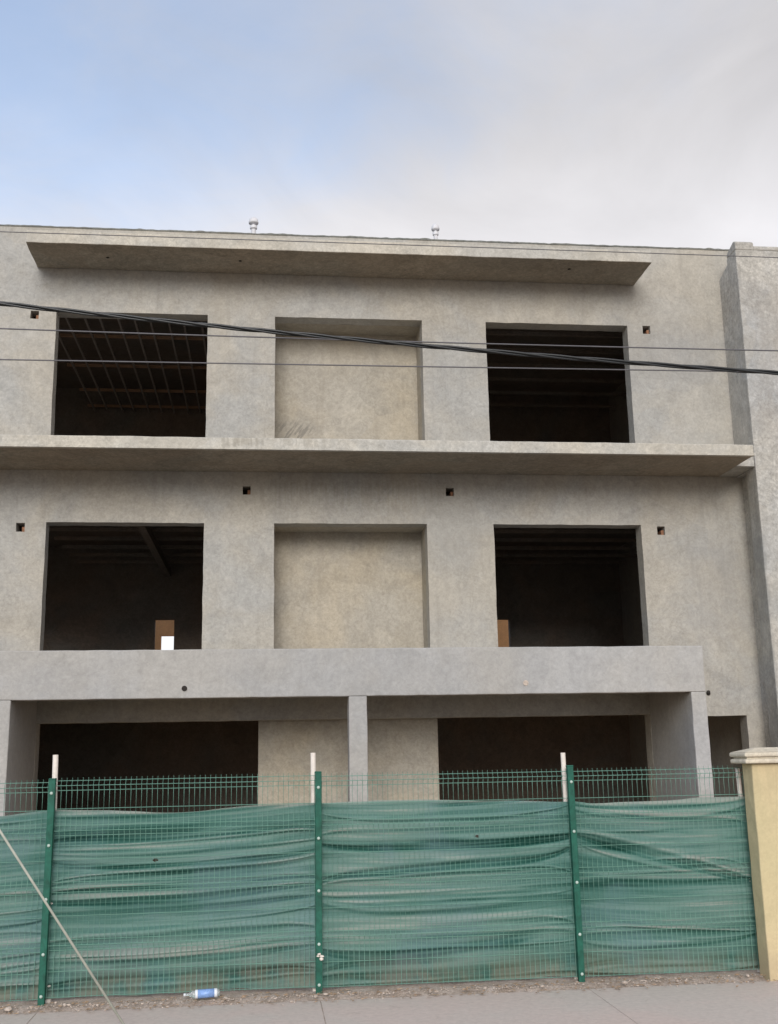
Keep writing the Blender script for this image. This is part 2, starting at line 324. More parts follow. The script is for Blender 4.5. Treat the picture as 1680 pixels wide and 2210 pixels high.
def rough_box(name, x0, x1, y0, y1, z0, z1, m, parent=None, bevel=0.01, step=0.12, a=0.006):
    def seg(p, q): n = max(1, min(140, round((q-p)/step))); return [p+(q-p)*i/n for i in range(n+1)]
    X, Y, Z = seg(x0, x1), seg(y0, y1), seg(z0, z1); vi, verts, faces = {}, [], []
    def V(i, j, k):
        if (i, j, k) not in vi: vi[(i, j, k)] = len(verts); verts.append(jit(X[i], Y[j], Z[k], a))
        return vi[(i, j, k)]
    nx_, ny_, nz1 = len(X)-1, len(Y)-1, len(Z)-1
    for i in range(nx_):
        for k in range(nz1):
            faces.append((V(i, 0, k), V(i+1, 0, k), V(i+1, 0, k+1), V(i, 0, k+1))); faces.append((V(i, ny_, k), V(i, ny_, k+1), V(i+1, ny_, k+1), V(i+1, ny_, k)))
        for j in range(ny_):
            faces.append((V(i, j, 0), V(i, j+1, 0), V(i+1, j+1, 0), V(i+1, j, 0))); faces.append((V(i, j, nz1), V(i+1, j, nz1), V(i+1, j+1, nz1), V(i, j+1, nz1)))
    for j in range(ny_):
        for k in range(nz1):
            faces.append((V(0, j, k), V(0, j, k+1), V(0, j+1, k+1), V(0, j+1, k))); faces.append((V(nx_, j, k), V(nx_, j+1, k), V(nx_, j+1, k+1), V(nx_, j, k+1)))
    return link(name, verts, faces, m, parent, bevel=bevel)
def grid_wall(name, x0, x1, z0, z1, holes, y0, y1, m, parent=None, bevel=0.006, rough=False):
    """one solid wall sheet of thickness y0..y1 with rectangular openings (xa, xb, za, zb)"""
    xs = sorted({x0, x1, *[h[0] for h in holes], *[h[1] for h in holes]}); xs = [x for x in xs if x0 <= x <= x1]
    zs = sorted({z0, z1, *[h[2] for h in holes], *[h[3] for h in holes]}); zs = [z for z in zs if z0 <= z <= z1]
    if rough:
        def fill(L):
            o_ = []
            for p, q in zip(L[:-1], L[1:]):
                n = max(1, round((q-p)/0.12)); o_ += [p+(q-p)*i/n for i in range(n)]
            return o_+[L[-1]]
        xs, zs = fill(xs), fill(zs)
    def solid(i, k):
        if i < 0 or k < 0 or i >= len(xs)-1 or k >= len(zs)-1: return False
        cx, cz = (xs[i]+xs[i+1])/2, (zs[k]+zs[k+1])/2
        return not any(h[0] < cx < h[1] and h[2] < cz < h[3] for h in holes)
    vi, verts, faces = {}, [], []
    def V(i, k, s):
        if (i, k, s) not in vi:
            vi[(i, k, s)] = len(verts); p = (xs[i], (y0, y1)[s], zs[k]); verts.append(jit(*p, 0.007) if rough else p)
        return vi[(i, k, s)]
    for i in range(len(xs)-1):
        for k in range(len(zs)-1):
            if not solid(i, k): continue
            faces.append((V(i, k, 0), V(i+1, k, 0), V(i+1, k+1, 0), V(i, k+1, 0)))
            faces.append((V(i, k, 1), V(i, k+1, 1), V(i+1, k+1, 1), V(i+1, k, 1)))
            if not solid(i-1, k): faces.append((V(i, k, 0), V(i, k+1, 0), V(i, k+1, 1), V(i, k, 1)))
            if not solid(i+1, k): faces.append((V(i+1, k, 0), V(i+1, k, 1), V(i+1, k+1, 1), V(i+1, k+1, 0)))
            if not solid(i, k-1): faces.append((V(i, k, 0), V(i, k, 1), V(i+1, k, 1), V(i+1, k, 0)))
            if not solid(i, k+1): faces.append((V(i, k+1, 0), V(i+1, k+1, 0), V(i+1, k+1, 1), V(i, k+1, 1)))
    return link(name, verts, faces, m, parent, bevel=bevel)
def tube_vf(pts, rad, n=8, v=None, f=None):
    v = [] if v is None else v; f = [] if f is None else f
    base = len(v); pts = [Vector(p) for p in pts]
    ref = Vector((0, 0, 1))
    for i, p in enumerate(pts):
        t = (pts[min(i+1, len(pts)-1)]-pts[max(i-1, 0)]).normalized()
        a = t.cross(ref)
        if a.length < 0.05: a = t.cross(Vector((0, 1, 0)))
        a.normalize(); b = a.cross(t)
        r = rad[i] if isinstance(rad, (list, tuple)) else rad
        for k in range(n):
            w = 2*math.pi*k/n; v.append(tuple(p+a*math.cos(w)*r+b*math.sin(w)*r))
    for i in range(len(pts)-1):
        for k in range(n):
            f.append((base+i*n+k, base+i*n+(k+1) % n, base+(i+1)*n+(k+1) % n, base+(i+1)*n+k))
    f.append(tuple(base+k for k in range(n-1, -1, -1))); f.append(tuple(base+(len(pts)-1)*n+k for k in range(n)))
    return v, f
def lathe_vf(prof, n=20, axis='Z', c=(0, 0, 0)):
    v, f = [], []
    for r, h in prof:
        for k in range(n):
            w = 2*math.pi*k/n
            p = (r*math.cos(w), r*math.sin(w), h) if axis == 'Z' else (h, r*math.cos(w), r*math.sin(w))
            v.append((p[0]+c[0], p[1]+c[1], p[2]+c[2]))
    for i in range(len(prof)-1):
        for k in range(n):
            f.append((i*n+k, i*n+(k+1) % n, (i+1)*n+(k+1) % n, (i+1)*n+k))
    f.append(tuple(range(n-1, -1, -1))); f.append(tuple((len(prof)-1)*n+k for k in range(n)))
    return v, f
def tag(o, label=None, cat=None, group=None, kind=None):
    for k, val in (('label', label), ('category', cat), ('group', group), ('kind', kind)):
        if val: o[k] = val
    return o
def empty(name, loc=(0, 0, 0)):
    o = bpy.data.objects.new(name, None); col.objects.link(o); o.location = loc; o.empty_display_size = 0.2
    return o
def seat(o, root):                      # parent an object built in world coordinates to an offset root
    o.parent = root; o.matrix_parent_inverse = Matrix.Translation(-Vector(root.location)); return o

# ------------------------------------------------------------------ the ground
gnd = link('ground', [(-1500, -1500, -0.14), (1500, -1500, -0.14), (1500, 1500, -0.14), (-1500, 1500, -0.14)], [(0, 1, 2, 3)], M_yard); tag(gnd, kind='structure')
yard = link('yard_ground', [(-30, -6.28, 0.0), (30, -6.28, 0.0), (30, 25, 0.0), (-30, 25, 0.0)], [(0, 1, 2, 3)], M_yard); tag(yard, kind='structure')
road = link('road', [(-60, -24, -0.125), (60, -24, -0.125), (60, -9.92, -0.125), (-60, -9.92, -0.125)], [(0, 1, 2, 3)], M_asph); tag(road, kind='structure')
kerb = empty('kerb'); tag(kerb, kind='structure')
kd = None
for i in range(-12, 13):
    if kd is None:
        k = box('kerb_stone', -0.49, 0.49, -9.9, -9.75, -0.14, 0.004, M_pave, kerb, 0.012); kd = k
    else:
        k = kd.copy(); col.objects.link(k)
    k.location.x = i*1.0
pave = empty('pavement'); tag(pave, kind='structure')
sd0 = None
for i in range(-5, 6):
    for (ya, yb) in ((-9.74, -6.72),):
        if sd0 is None:
            k = box('pavement_slab', 0.004, 2.516, ya, yb, -0.10, 0.0, M_pave, pave, 0.004); sd0 = k
        else:
            k = sd0.copy(); col.objects.link(k)
        k.location.x = 0.53+2.52*i
box('joint_bed', -13, 16, -9.74, -6.72, -0.12, -0.005, M_dirt, pave, 0)

# dirt strip heaped along the foot of the fence
v, f = [], []
nx, ny = 560, 26
for j in range(ny+1):
    for i in range(nx+1):
        x = -8+i*16.0/nx; t = j/ny; y = -6.86+t*0.72
        edge = -6.71+0.05*noise.noise(Vector((x*1.7, 0, 3)))+0.03*noise.noise(Vector((x*7, 0, 5)))
        h = max(0.0, min(1.0, (y-edge)/0.20)); h = h*h*(3-2*h)
        n_ = noise.noise(Vector((x*9, y*9, 0)))*0.5+noise.noise(Vector((x*25, y*25, 4)))*0.35
        z = -0.014+h*(0.032+0.014*n_+0.012*noise.noise(Vector((x*1.3, 0, 9))))
        v.append((x, y, z))
for j in range(ny):
    for i in range(nx):
        a = j*(nx+1)+i; f.append((a, a+1, a+nx+2, a+nx+1))
dirt = link('dirt_verge', v, f, M_dirt, smooth=True); tag(dirt, kind='structure')

# ------------------------------------------------------------------ the building
B = empty('concrete_building', (2.0, 3.0, 0))
tag(B, 'unfinished grey three storey concrete building with empty window openings behind the green fence', 'building')
def P(o, label=None):
    if o.parent is None: seat(o, B)
    if label: o['label'] = label
    return o
WX = [(-3.44, -0.975), (0.15, 2.645), (3.757, 6.275)]
H1, H2, HL = 9.43, 5.868, 2.74
X0, X1 = -9.0, 8.60
hs = 0.065
small1 = [(-3.79, 9.35), (6.62, 9.36)]; small2 = [(-0.30, 6.41), (3.046, 6.41), (-3.83, 5.78), (6.62, 5.77)]
holes = [(a, b, 6.90, H1) for a, b in WX]+[(a, b, 3.45, H2) for a, b in WX]
holes += [(x-hs-(0.005 if x > 0 else 0), x+hs, z-hs, z+hs+0.01) for x, z in small1+small2]
holes += [(-3.43, 6.21, -0.02, HL), (6.55, 7.84, -0.02, 2.70)]
holes += [(-6.6, -4.4, 6.90, H1), (-6.6, -4.4, 3.45, H2)]
P(grid_wall('wall', X0, X1, -0.02, 10.93, holes, 0.0, 0.28, M_wall, bevel=0.012, rough=True))
# brick seen at the back of the small square holes
for x, z in small1+small2:
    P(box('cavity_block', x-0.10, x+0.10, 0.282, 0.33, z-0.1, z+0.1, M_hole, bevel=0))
    P(box('clay_brick', x+0.015, x+0.062, 0.05, 0.28, z-0.062, z+0.02, M_brick, bevel=0.004))
# niches: deeper recess behind the middle openings
def niche(xa, xb, za, zb, yb=0.74, name='niche_panel'):
    P(box(name, xa-0.20, xb+0.20, yb, yb+0.12, za-0.15, zb+0.15, M_niche, bevel=0))
    P(box('niche_cheek', xa-0.15, xa-0.001, 0.282, yb-0.001, za-0.10, zb+0.10, M_niche, bevel=0))
    P(box('niche_cheek', xb+0.001, xb+0.15, 0.282, yb-0.001, za-0.10, zb+0.10, M_niche, bevel=0))
    P(box('niche_head', xa-0.001, xb+0.001, 0.282, yb-0.001, zb+0.001, zb+0.15, M_niche, bevel=0))
niche(0.15, 2.645, 6.90, H1); niche(0.15, 2.645, 3.45, H2)
# ground floor infill between the two wide voids, behind the lintel
P(box('infill_wall', -0.085, 2.78, 0.31, 0.50, -0.02, 3.2, M_niche, bevel=0.012), 'plain rendered wall panel between the two ground floor voids')
# parapet coping with a ragged mortar edge
v, f = [], []
nn = 700
for i in range(nn+1):
    x = X0+(X1+0.0-X0)*i/nn
    z = 10.945+0.010*noise.noise(Vector((x*2.2, 0, 0)))+0.012*noise.noise(Vector((x*9, 1, 0)))
    k = noise.noise(Vector((x*3.1, 7, 0)))
    if k > 0.35: z += 0.03*(k-0.35)*2.2
    v += [(x, -0.012, 10.92), (x, -0.010, z), (x, 0.29, z+0.004), (x, 0.29, 10.92)]
for i in range(nn):
    a = i*4; b_ = a+4
    f += [(a, b_, b_+1, a+1), (a+1, b_+1, b_+2, a+2), (a+2, b_+2, b_+3, a+3), (a+3, b_+3, b_, a)]
P(link('parapet_coping', v, f, M_coping), 'dark ragged mortar along the parapet top')
# canopy over the top windows
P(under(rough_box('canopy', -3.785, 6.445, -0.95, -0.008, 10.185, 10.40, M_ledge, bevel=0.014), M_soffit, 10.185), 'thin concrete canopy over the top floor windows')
for x, y in ((-2.576, -0.49), (-0.433, -0.52), (5.11, -0.60)):
    v, f = lathe_vf([(0.028, 0.0), (0.022, 0.006)], 10, c=(x, y, 10.178)); P(link('drain_hole', v, f, M_hole))
# ledge between the upper floors
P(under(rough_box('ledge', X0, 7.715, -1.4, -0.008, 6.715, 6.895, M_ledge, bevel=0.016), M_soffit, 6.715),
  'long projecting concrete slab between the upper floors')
P(box('ledge_filler', 7.716, 8.025, -0.72, -0.001, 6.718, 6.885, M_pil, bevel=0.004))
# lips of hardened mortar along the ledge edge
v, f = [], []
nn = 500
for i in range(nn+1):
    x = X0+(7.71-X0)*i/nn
    a = 0.010+0.008*noise.noise(Vector((x*2.5, 3, 0)))+0.006*noise.noise(Vector((x*12, 3, 0)))
    zt = 6.905+0.008*noise.noise(Vector((x*6, 5, 0)))
    v += [(x, -1.404-a, 6.745), (x, -1.404-a, 6.712-a*0.4), (x, -1.33, 6.710), (x, -1.398, 6.745)]
for i in range(nn):
    a = i*4; b_ = a+4
    f += [(a, b_, b_+1, a+1), (a+1, b_+1, b_+2, a+2), (a+2, b_+2, b_+3, a+3), (a+3, b_+3, b_, a)]
P(link('drip_edge', v, f, M_ledge, smooth=False))
# portico: beam, posts, side walls, deck
PX0, PX1, PY = -3.68, 6.435, -1.82
P(rough_box('portico_beam', PX0, PX1, PY, PY+0.26, 2.998, 3.672, M_portico, bevel=0.014), 'deep flat concrete beam across the front of the portico')
for (xa, xb) in ((PX0, -3.432), (1.187, 1.449), (6.205, PX1)):
    P(rough_box('portico_post', xa+0.001, xb-0.001, PY+0.002, PY+0.26, -0.02, 2.997, M_portico, bevel=0.014))
for (xa, xb) in ((PX0+0.02, -3.436), (6.212, PX1-0.02)):
    P(box('portico_side_wall', xa, xb, PY+0.262, -0.001, -0.02, 3.38, M_portico, bevel=0.004))
P(box('portico_deck', PX0+0.003, PX1-0.003, PY+0.262, -0.001, 3.384, 3.56, M_portico, bevel=0.004))
for x in (-1.10, 3.745):
    v, f = lathe_vf([(0.038, 0), (0.038, 0.03), (0.028, 0.03), (0.028, 0.004)], 18)
    v = [(a+x, PY-0.012+c_, b_+(3.132 if x < 0 else 3.154)) for a, b_, c_ in v]
    P(link('drain_pipe', v, f, M_stone if x > 0 else M_hole))
v, f = tube_vf([(7.20, -0.05, 3.09), (7.215, -0.02, 3.06), (7.215, 0.05, 3.05)], 0.03); P(link('conduit_stub', v, f, M_hole))
# pilaster at the right end, stepped away from the wall
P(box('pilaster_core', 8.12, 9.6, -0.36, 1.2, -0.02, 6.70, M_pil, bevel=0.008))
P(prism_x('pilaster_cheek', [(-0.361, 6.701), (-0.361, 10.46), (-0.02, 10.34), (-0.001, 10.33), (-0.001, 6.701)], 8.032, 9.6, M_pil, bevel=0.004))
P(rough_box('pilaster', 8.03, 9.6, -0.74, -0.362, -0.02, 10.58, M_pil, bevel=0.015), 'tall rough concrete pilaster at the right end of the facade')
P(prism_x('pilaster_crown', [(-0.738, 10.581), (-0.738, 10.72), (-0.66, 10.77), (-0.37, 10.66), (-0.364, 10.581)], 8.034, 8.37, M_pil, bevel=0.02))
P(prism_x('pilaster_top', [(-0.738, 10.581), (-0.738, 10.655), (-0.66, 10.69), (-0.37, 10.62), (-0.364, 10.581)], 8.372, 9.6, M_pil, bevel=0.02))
# floors, roof, inner walls
DPT = 6.5
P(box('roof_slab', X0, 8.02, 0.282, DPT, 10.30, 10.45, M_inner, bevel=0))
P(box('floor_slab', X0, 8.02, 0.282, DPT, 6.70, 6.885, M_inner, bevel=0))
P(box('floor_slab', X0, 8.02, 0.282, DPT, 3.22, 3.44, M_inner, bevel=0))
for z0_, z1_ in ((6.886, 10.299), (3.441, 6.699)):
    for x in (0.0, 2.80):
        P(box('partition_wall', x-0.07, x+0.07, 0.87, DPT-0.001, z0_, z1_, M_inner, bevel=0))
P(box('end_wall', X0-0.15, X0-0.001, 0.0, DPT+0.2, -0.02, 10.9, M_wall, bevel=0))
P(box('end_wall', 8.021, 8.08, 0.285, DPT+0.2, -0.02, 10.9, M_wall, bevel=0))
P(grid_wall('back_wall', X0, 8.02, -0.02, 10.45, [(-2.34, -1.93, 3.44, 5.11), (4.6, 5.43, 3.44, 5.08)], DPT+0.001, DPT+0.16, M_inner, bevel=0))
P(grid_wall('rear_skylit_wall', -6, 9.5, -0.02, 6.6, [(-2.71, -1.42, 4.1, 5.35)], 12.0, 12.2, M_tan, bevel=0), 'ochre rear wall seen through the openings, lit by an added open shaft')  # back bay left roofless, an added shaft so the sky lights this wall
# suspended ceiling frames: long runners and battens below the roof slab
for y in (0.55, 2.02, 3.6, 5.1, 6.2):
    P(box('ceiling_batten', -3.9, -0.08, y, y+0.05, 9.78, 9.83, M_batten, bevel=0))
j0 = None
for i in range(13):
    x = -3.75+0.29*i+random.uniform(-0.03, 0.03)
    if j0 is None: j0 = P(box('ceiling_runner', -0.016, 0.016, 0.30, 6.45, 9.735, 9.775, M_stud, bevel=0)); jo = j0
    else: jo = j0.copy(); col.objects.link(jo)
    jo.location.x = x
bt = None
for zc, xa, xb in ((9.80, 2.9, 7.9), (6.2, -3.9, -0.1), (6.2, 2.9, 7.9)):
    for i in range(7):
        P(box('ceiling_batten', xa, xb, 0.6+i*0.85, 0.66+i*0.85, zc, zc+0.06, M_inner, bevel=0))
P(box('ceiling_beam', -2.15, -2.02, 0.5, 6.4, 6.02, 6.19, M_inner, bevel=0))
# roof vents on the parapet
for x, zz, s in ((-0.235, 11.52, 0.85), (3.03, 11.52, 0.72)):
    vt = empty('roof_vent', (x, 0.6, 10.45)); seat(vt, B); vt.location = (x-0.0, 0.6, 10.45)
    v, f = lathe_vf([(0.05*s, 0), (0.05*s, 0.86), (0.075*s, 0.88), (0.075*s, 0.93), (0.035*s, 0.95), (0.035*s, 0.98)], 14)
    o = link('vent_pipe', v, f, M_vent, smooth=False); o.parent = vt
    v, f = lathe_vf([(0.02*s, 0.96), (0.098*s, 0.975), (0.104*s, 1.00), (0.09*s, 1.05), (0.055*s, 1.085), (0.012, 1.10)], 18)
    o = link('vent_cap', v, f, M_vent, smooth=True); o.parent = vt

# ------------------------------------------------------------------ the wire fence
FY = -6.40
PXS = [-4.53, -2.0, 0.53, 3.055]
FEND = 4.90
fence = empty('wire_fence', (0.53, FY, 0)); tag(fence, 'green welded wire fence on four steel posts in front of the building', 'fence')
FX = fence.location.x
ZB = [1.945, 1.53, 1.02, 0.51]     # heights of the bent ribs
zt = {-4.53: 2.02, -2.0: 2.01, 0.53: 2.025, 3.055: 2.035}
lean = {-4.53: 0.0, -2.0: 0.005, 0.53: 0.0, 3.055: -0.004}
rock_late = []
for x in PXS:
    p = box('post', -0.03, 0.03, -0.03, 0.03, -0.05, zt[x], M_green, fence, 0.005)
    p.location = (x-FX, -0.06, 0); p.rotation_euler = (0, lean[x], 0)
    c = box('post_cap', -0.033, 0.033, -0.033, 0.033, zt[x]-0.005, zt[x]+0.012, M_green, p, 0.006)
    if abs(x-0.53) < 0.01:
        vv, ff = [], []
        for q in range(4): rock_late.append((p, (random.uniform(-.02, .03), -0.045, 0.335+random.uniform(-.02, .03)), 0.022))
    for z in (1.865, 1.39, 0.91, 0.43, 0.07):
        v, f = lathe_vf([(0.003, 0), (0.016, 0.002), (0.014, 0.010), (0.006, 0.014)], 10)
        v = [(a, -0.031-c_, b_+z+0.02) for a, b_, c_ in v]
        q = link('clip', v, f, M_clip, p, smooth=True)
def wire_profile(ztop, zbot):
    pts = [(0, ztop)]
    for zb in ZB:
        pts += [(0, zb+0.045), (-0.028, zb), (0, zb-0.045)]
    pts.append((0, zbot)); return pts
wz = 2.018
wv, wf = tube_vf([(0, y, z) for y, z in wire_profile(wz, 0.05)], 0.0030, 5)
wm = bpy.data.meshes.new('vertical_wire'); wm.from_pydata(wv, [], wf); wm.materials.append(M_wire)
hz = []
for zb in ZB: hz += [(0, zb+0.045), (-0.030, zb), (0, zb-0.045)]
hz += [(0, z) for z in (1.73, 1.27, 0.765, 0.28, 0.06)]
edges = PXS+[FEND]
for a, b_ in zip(edges[:-1], edges[1:]):
    w = b_-a-0.05
    pan = empty('wire_panel', ((a+b_)/2-FX, -0.012, random.uniform(-0.008, 0.008))); pan.parent = fence
    hm = None
    n_ = int(w/0.0503)
    for i in range(n_+1):
        x = -w/2+0.01+i*(w-0.02)/n_
        o = bpy.data.objects.new('vertical_wire', wm); col.objects.link(o); o.parent = pan; o.location.x = x
    for y, z in hz:
        if hm is None:
            hv, hf = tube_vf([(-w/2, 0, 0), (w/2, 0, 0)], 0.0030, 5)
            hm = bpy.data.meshes.new('horizontal_wire'); hm.from_pydata(hv, [], hf); hm.materials.append(M_wire)
        o = bpy.data.objects.new('horizontal_wire', hm); col.objects.link(o); o.parent = pan; o.location = (0, y-0.004, z)

# ------------------------------------------------------------------ shade netting behind the wires
rnd = random.Random(21)
tops = [(-4.6, 1.66), (-2.6, 1.675), (-2.0, 1.725), (-1.6, 1.715), (-0.85, 1.675), (0.0, 1.725), (0.53, 1.735), (1.4, 1.745), (2.3, 1.715), (3.055, 1.69), (3.3, 1.668), (4.0, 1.675), (4.55, 1.70), (4.92, 1.70)]
def top_at(x):
    for (a, za), (b_, zb) in zip(tops[:-1], tops[1:]):
        if a <= x <= b_:
            t = (x-a)/(b_-a); t = t*t*(3-2*t); return za+(zb-za)*t
    return tops[-1][1]
folds = []
TP = (0.2, 0.25, 0.5, 0.6)
BR = (0.06, 0.095, 0.03, -0.06)
TIES = (1.70, 1.39, 0.91, 0.43, 0.09)
for bi, (a, b_) in enumerate(zip(edges[:-1], edges[1:])):
    nf = [14, 26, 20, 18][bi]
    for k in range(nf):
        z0_ = rnd.uniform(0.02, 1.72)
        rise = BR[bi]+rnd.uniform(-0.03, 0.03)*(1 if bi < 3 else 2.5)
        sag = rnd.uniform(0.0, 0.06)*(1 if bi < 3 else rnd.choice((-1, 1, 1)))
        xs_ = (a if rnd.random() < .7 else a+rnd.uniform(0, 1.2), b_ if rnd.random() < .7 else b_-rnd.uniform(0, 1.2))
        folds.append((a, b_, z0_, rise, sag, xs_, rnd.uniform(0.012, 0.040), rnd.uniform(0.012, 0.036)*rnd.choice((-1, 1, 1)), rnd.uniform(0, 9)))
# the long slack diagonal folds of the last bay
folds.append((3.055, 4.83, 1.44, -0.52, -0.03, (3.055, 4.83), 0.040, 0.050, 1.0))
folds.append((3.055, 4.83, 1.36, -0.52, -0.01, (3.055, 4.83), 0.028, -0.038, 1.0))
folds.append((3.055, 4.83, 1.26, -0.40, 0.02, (3.055, 4.3), 0.025, 0.022, 1.0))
folds.append((0.53, 3.055, 1.05, 0.10, 0.0, (0.53, 3.055), 0.030, -0.040, 1.0))
folds.append((0.53, 3.055, 1.01, 0.10, 0.0, (0.53, 3.055), 0.030, 0.030, 1.0))
folds.append((0.53, 3.055, 0.32, 0.22, 0.10, (0.53, 2.8), 0.040, -0.030, 1.0))
folds.append((-2.0, 0.53, 0.98, 0.10, 0.02, (-2.0, 0.53), 0.022, -0.034, 1.0))
folds.append((-2.0, 0.53, 0.32, 0.11, 0.04, (-1.6, 0.5), 0.030, -0.034, 1.0))
folds.append((-2.0, 0.53, 1.45, 0.09, 0.03, (-2.0, 0.53), 0.02, -0.032, 1.0))
folds.append((-2.0, 0.53, 1.19, 0.07, 0.02, (-2.0, 0.53), 0.02, -0.028, 1.0))
nx, nz_ = 760, 200
v, f, dens_shade, bay, weft = [], [], [], [], []
cx0, cx1 = -4.6, 4.91
foldbay = [[fo for fo in folds if fo[0] == a] for a in edges[:-1]]
for j in range(nz_+1):
    for i in range(nx+1):
        x = cx0+(cx1-cx0)*i/nx
        zt_ = top_at(x)+0.006*noise.noise(Vector((x*4, 2, 0)))
        zb_ = 0.045+0.018*noise.noise(Vector((x*3, 8, 0)))
        if abs(x+0.42) < 0.35: zb_ += 0.02*(1-abs(x+0.42)/0.35)
        t = j/nz_; z = zb_+(zt_-zb_)*t
        d = 0.0; dn = 0.45
        bi = 0
        for q in range(4):
            if x >= edges[q]: bi = q
        a, b_ = edges[bi], edges[bi+1]; u = (x-a)/(b_-a)
        for (fa, fb, z0_, rise, sag, xs_, w, amp, ph) in foldbay[bi]:
            zl = min(TIES, key=lambda q: abs(q-z0_)); zr = min(TIES, key=lambda q: abs(q-z0_-rise))
            zc = z0_+rise*u-sag*4*u*(1-u)+0.012*noise.noise(Vector((x*1.3, ph, 0)))
            zc += (zl-z0_)*TP[bi]*math.exp(-(x-fa)/0.16)+(zr-z0_-rise)*TP[bi]*math.exp(-(fb-x)/0.16)
            wd = w*(0.45+0.55*min(1, (x-fa)/0.6)*min(1, max(0, (fb-x))/0.6)) if w < 0.05 else w
            dz = (z-zc)/wd
            if abs(dz) > 3: continue
            e = min(1.0, max(0, (x-xs_[0]))/0.35+0.5*(xs_[0] == fa))*min(1.0, max(0, (xs_[1]-x))/0.35+0.5*(xs_[1] == fb))
            env = e*(0.75+0.6*noise.noise(Vector((x*0.9, ph, 3))))
            g = math.exp(-dz*dz)*env
            # each fold is a rounded lip; bunched weave and a painted crease shadow darken it
            d += amp*1.3*g; gc = math.exp(-((dz+0.9)/0.45)**2)*env
            dn += (0.55 if amp < 0 else -0.38)*g+0.58*gc
        d += 0.010*noise.noise(Vector((x*0.8, z*6, 5)))+0.004*noise.noise(Vector((x*2, z*28, 1)))
        # gathered where it is tied to the posts
        near = min(abs(x-e_) for e_ in edges)
        if near < 0.25:
            s = 1-near/0.25; d += 0.010*s*math.sin(z*2*math.pi/0.16+bi)*s; dn += 0.2*s
        pull = 0.7*noise.noise(Vector((x*0.5, z*3.0, 11)))
        dn += 0.50*pull+0.25*noise.noise(Vector((x*0.35+bi*5, (z-BR[bi]*u)*9.0, 4)))
        hem = (1-t)*0+max(0, 1-(1-t)*1.7/0.035)
        dn -= (0.75 if bi == 1 else 0.4)*hem
        slack = 0.02 + 0.03*math.sin(math.pi*u)*(1-t)
        v.append((x, FY+0.012+0.055*min(1, near/0.30)-d, z)); dens_shade.append(dn); bay.append(bi*17.3); weft.append(-(BR[bi]*u-0.045*4*u*(1-u)))
for j in range(nz_):
    for i in range(nx):
        a = j*(nx+1)+i; f.append((a, a+1, a+nx+2, a+nx+1))
v = [(x, max(y, FY+0.004), z) for x, y, z in v]
mu_ = sum(dens_shade)/len(dens_shade); sg_ = (sum((q-mu_)**2 for q in dens_shade)/len(dens_shade))**.5
dens_shade = [max(0.0, min(1.0, 0.50+0.155*(q-mu_)/sg_)) for q in dens_shade]
f = [q for q in f if not any(((v[q[0]][0]-hx)/hw)**2+((v[q[0]][2]-hz_)/hh_)**2 < 1 for hx, hz_, hw, hh_ in ((-1.03, 1.235, 0.026, 0.013), (2.10, 1.375, 0.018, 0.016)))]
cloth = link('shade_netting', v, f, M_cloth, smooth=True)
at = cloth.data.attributes.new('weave_fold_shade', 'FLOAT', 'POINT'); at.data.foreach_set('value', dens_shade)
at3 = cloth.data.attributes.new('weft', 'FLOAT', 'POINT'); at3.data.foreach_set('value', weft)
at2 = cloth.data.attributes.new('bay', 'FLOAT', 'POINT'); at2.data.foreach_set('value', bay)
tag(cloth, 'wrinkled translucent green shade netting strung along the inside of the wire fence', 'shade netting')

# ------------------------------------------------------------------ pale poles tied behind the posts
def pole(x0_, x1_, ztop, zbot, y, r, label):
    v, f = tube_vf([(x0_, y, zbot), ((x0_+x1_)/2, y, (zbot+ztop)/2), (x1_, y, ztop)], [r, r*0.98, r*0.94], 10)
    o = link('wooden_pole', v, f, M_white); tag(o, label, 'pole', 'pale poles standing up behind the fence posts')
pole(-1.962, -1.995, 2.24, 0.0, FY+0.06, 0.028, 'short pale pole rising behind the left fence post')
pole(0.500, 0.487, 2.215, 0.0, FY+0.075, 0.027, 'pale pole sticking up behind the middle fence post')
pole(3.045, 3.022, 2.17, 0.0, FY+0.075, 0.026, 'pale pole sticking up behind the right hand fence post')
pole(4.90, 4.845, 1.985, 0.0, FY+0.05, 0.024, 'pale leaning pole squeezed beside the yellow pillar')

# ------------------------------------------------------------------ yellow gate pillar
pil = empty('gate_pillar', (5.055, -6.50, 0)); tag(pil, 'yellow rendered pillar with a cream two step cap at the right edge', 'pillar')
o = rough_box('shaft', -0.225, 0.265, -0.23, 0.0, -0.02, 2.03, M_yellow, pil, 0.012)
def capring(name, h, z0_, z1_, bev):
    return box(name, -h, h+0.04, -h+0.012, h-0.235, z0_, z1_, M_cap, pil, bev)
capring('lower_cap', 0.315, 2.031, 2.075, 0.016); capring('cap_groove', 0.285, 2.076, 2.094, 0.0); capring('upper_cap', 0.318, 2.095, 2.140, 0.016)
hh = 0.31
v = [(-hh, -hh+.012, 2.141), (hh+.04, -hh+.012, 2.141), (hh+.04, hh-.235, 2.141), (-hh, hh-.235, 2.141), (-.13, -.15, 2.185), (.10, -.15, 2.185), (.10, -.09, 2.185), (-.13, -.09, 2.185)]
link('cap_top', v, [(0, 1, 5, 4), (1, 2, 6, 5), (2, 3, 7, 6), (3, 0, 4, 7), (4, 5, 6, 7), (3, 2, 1, 0)], M_cap, pil, bevel=0.01)

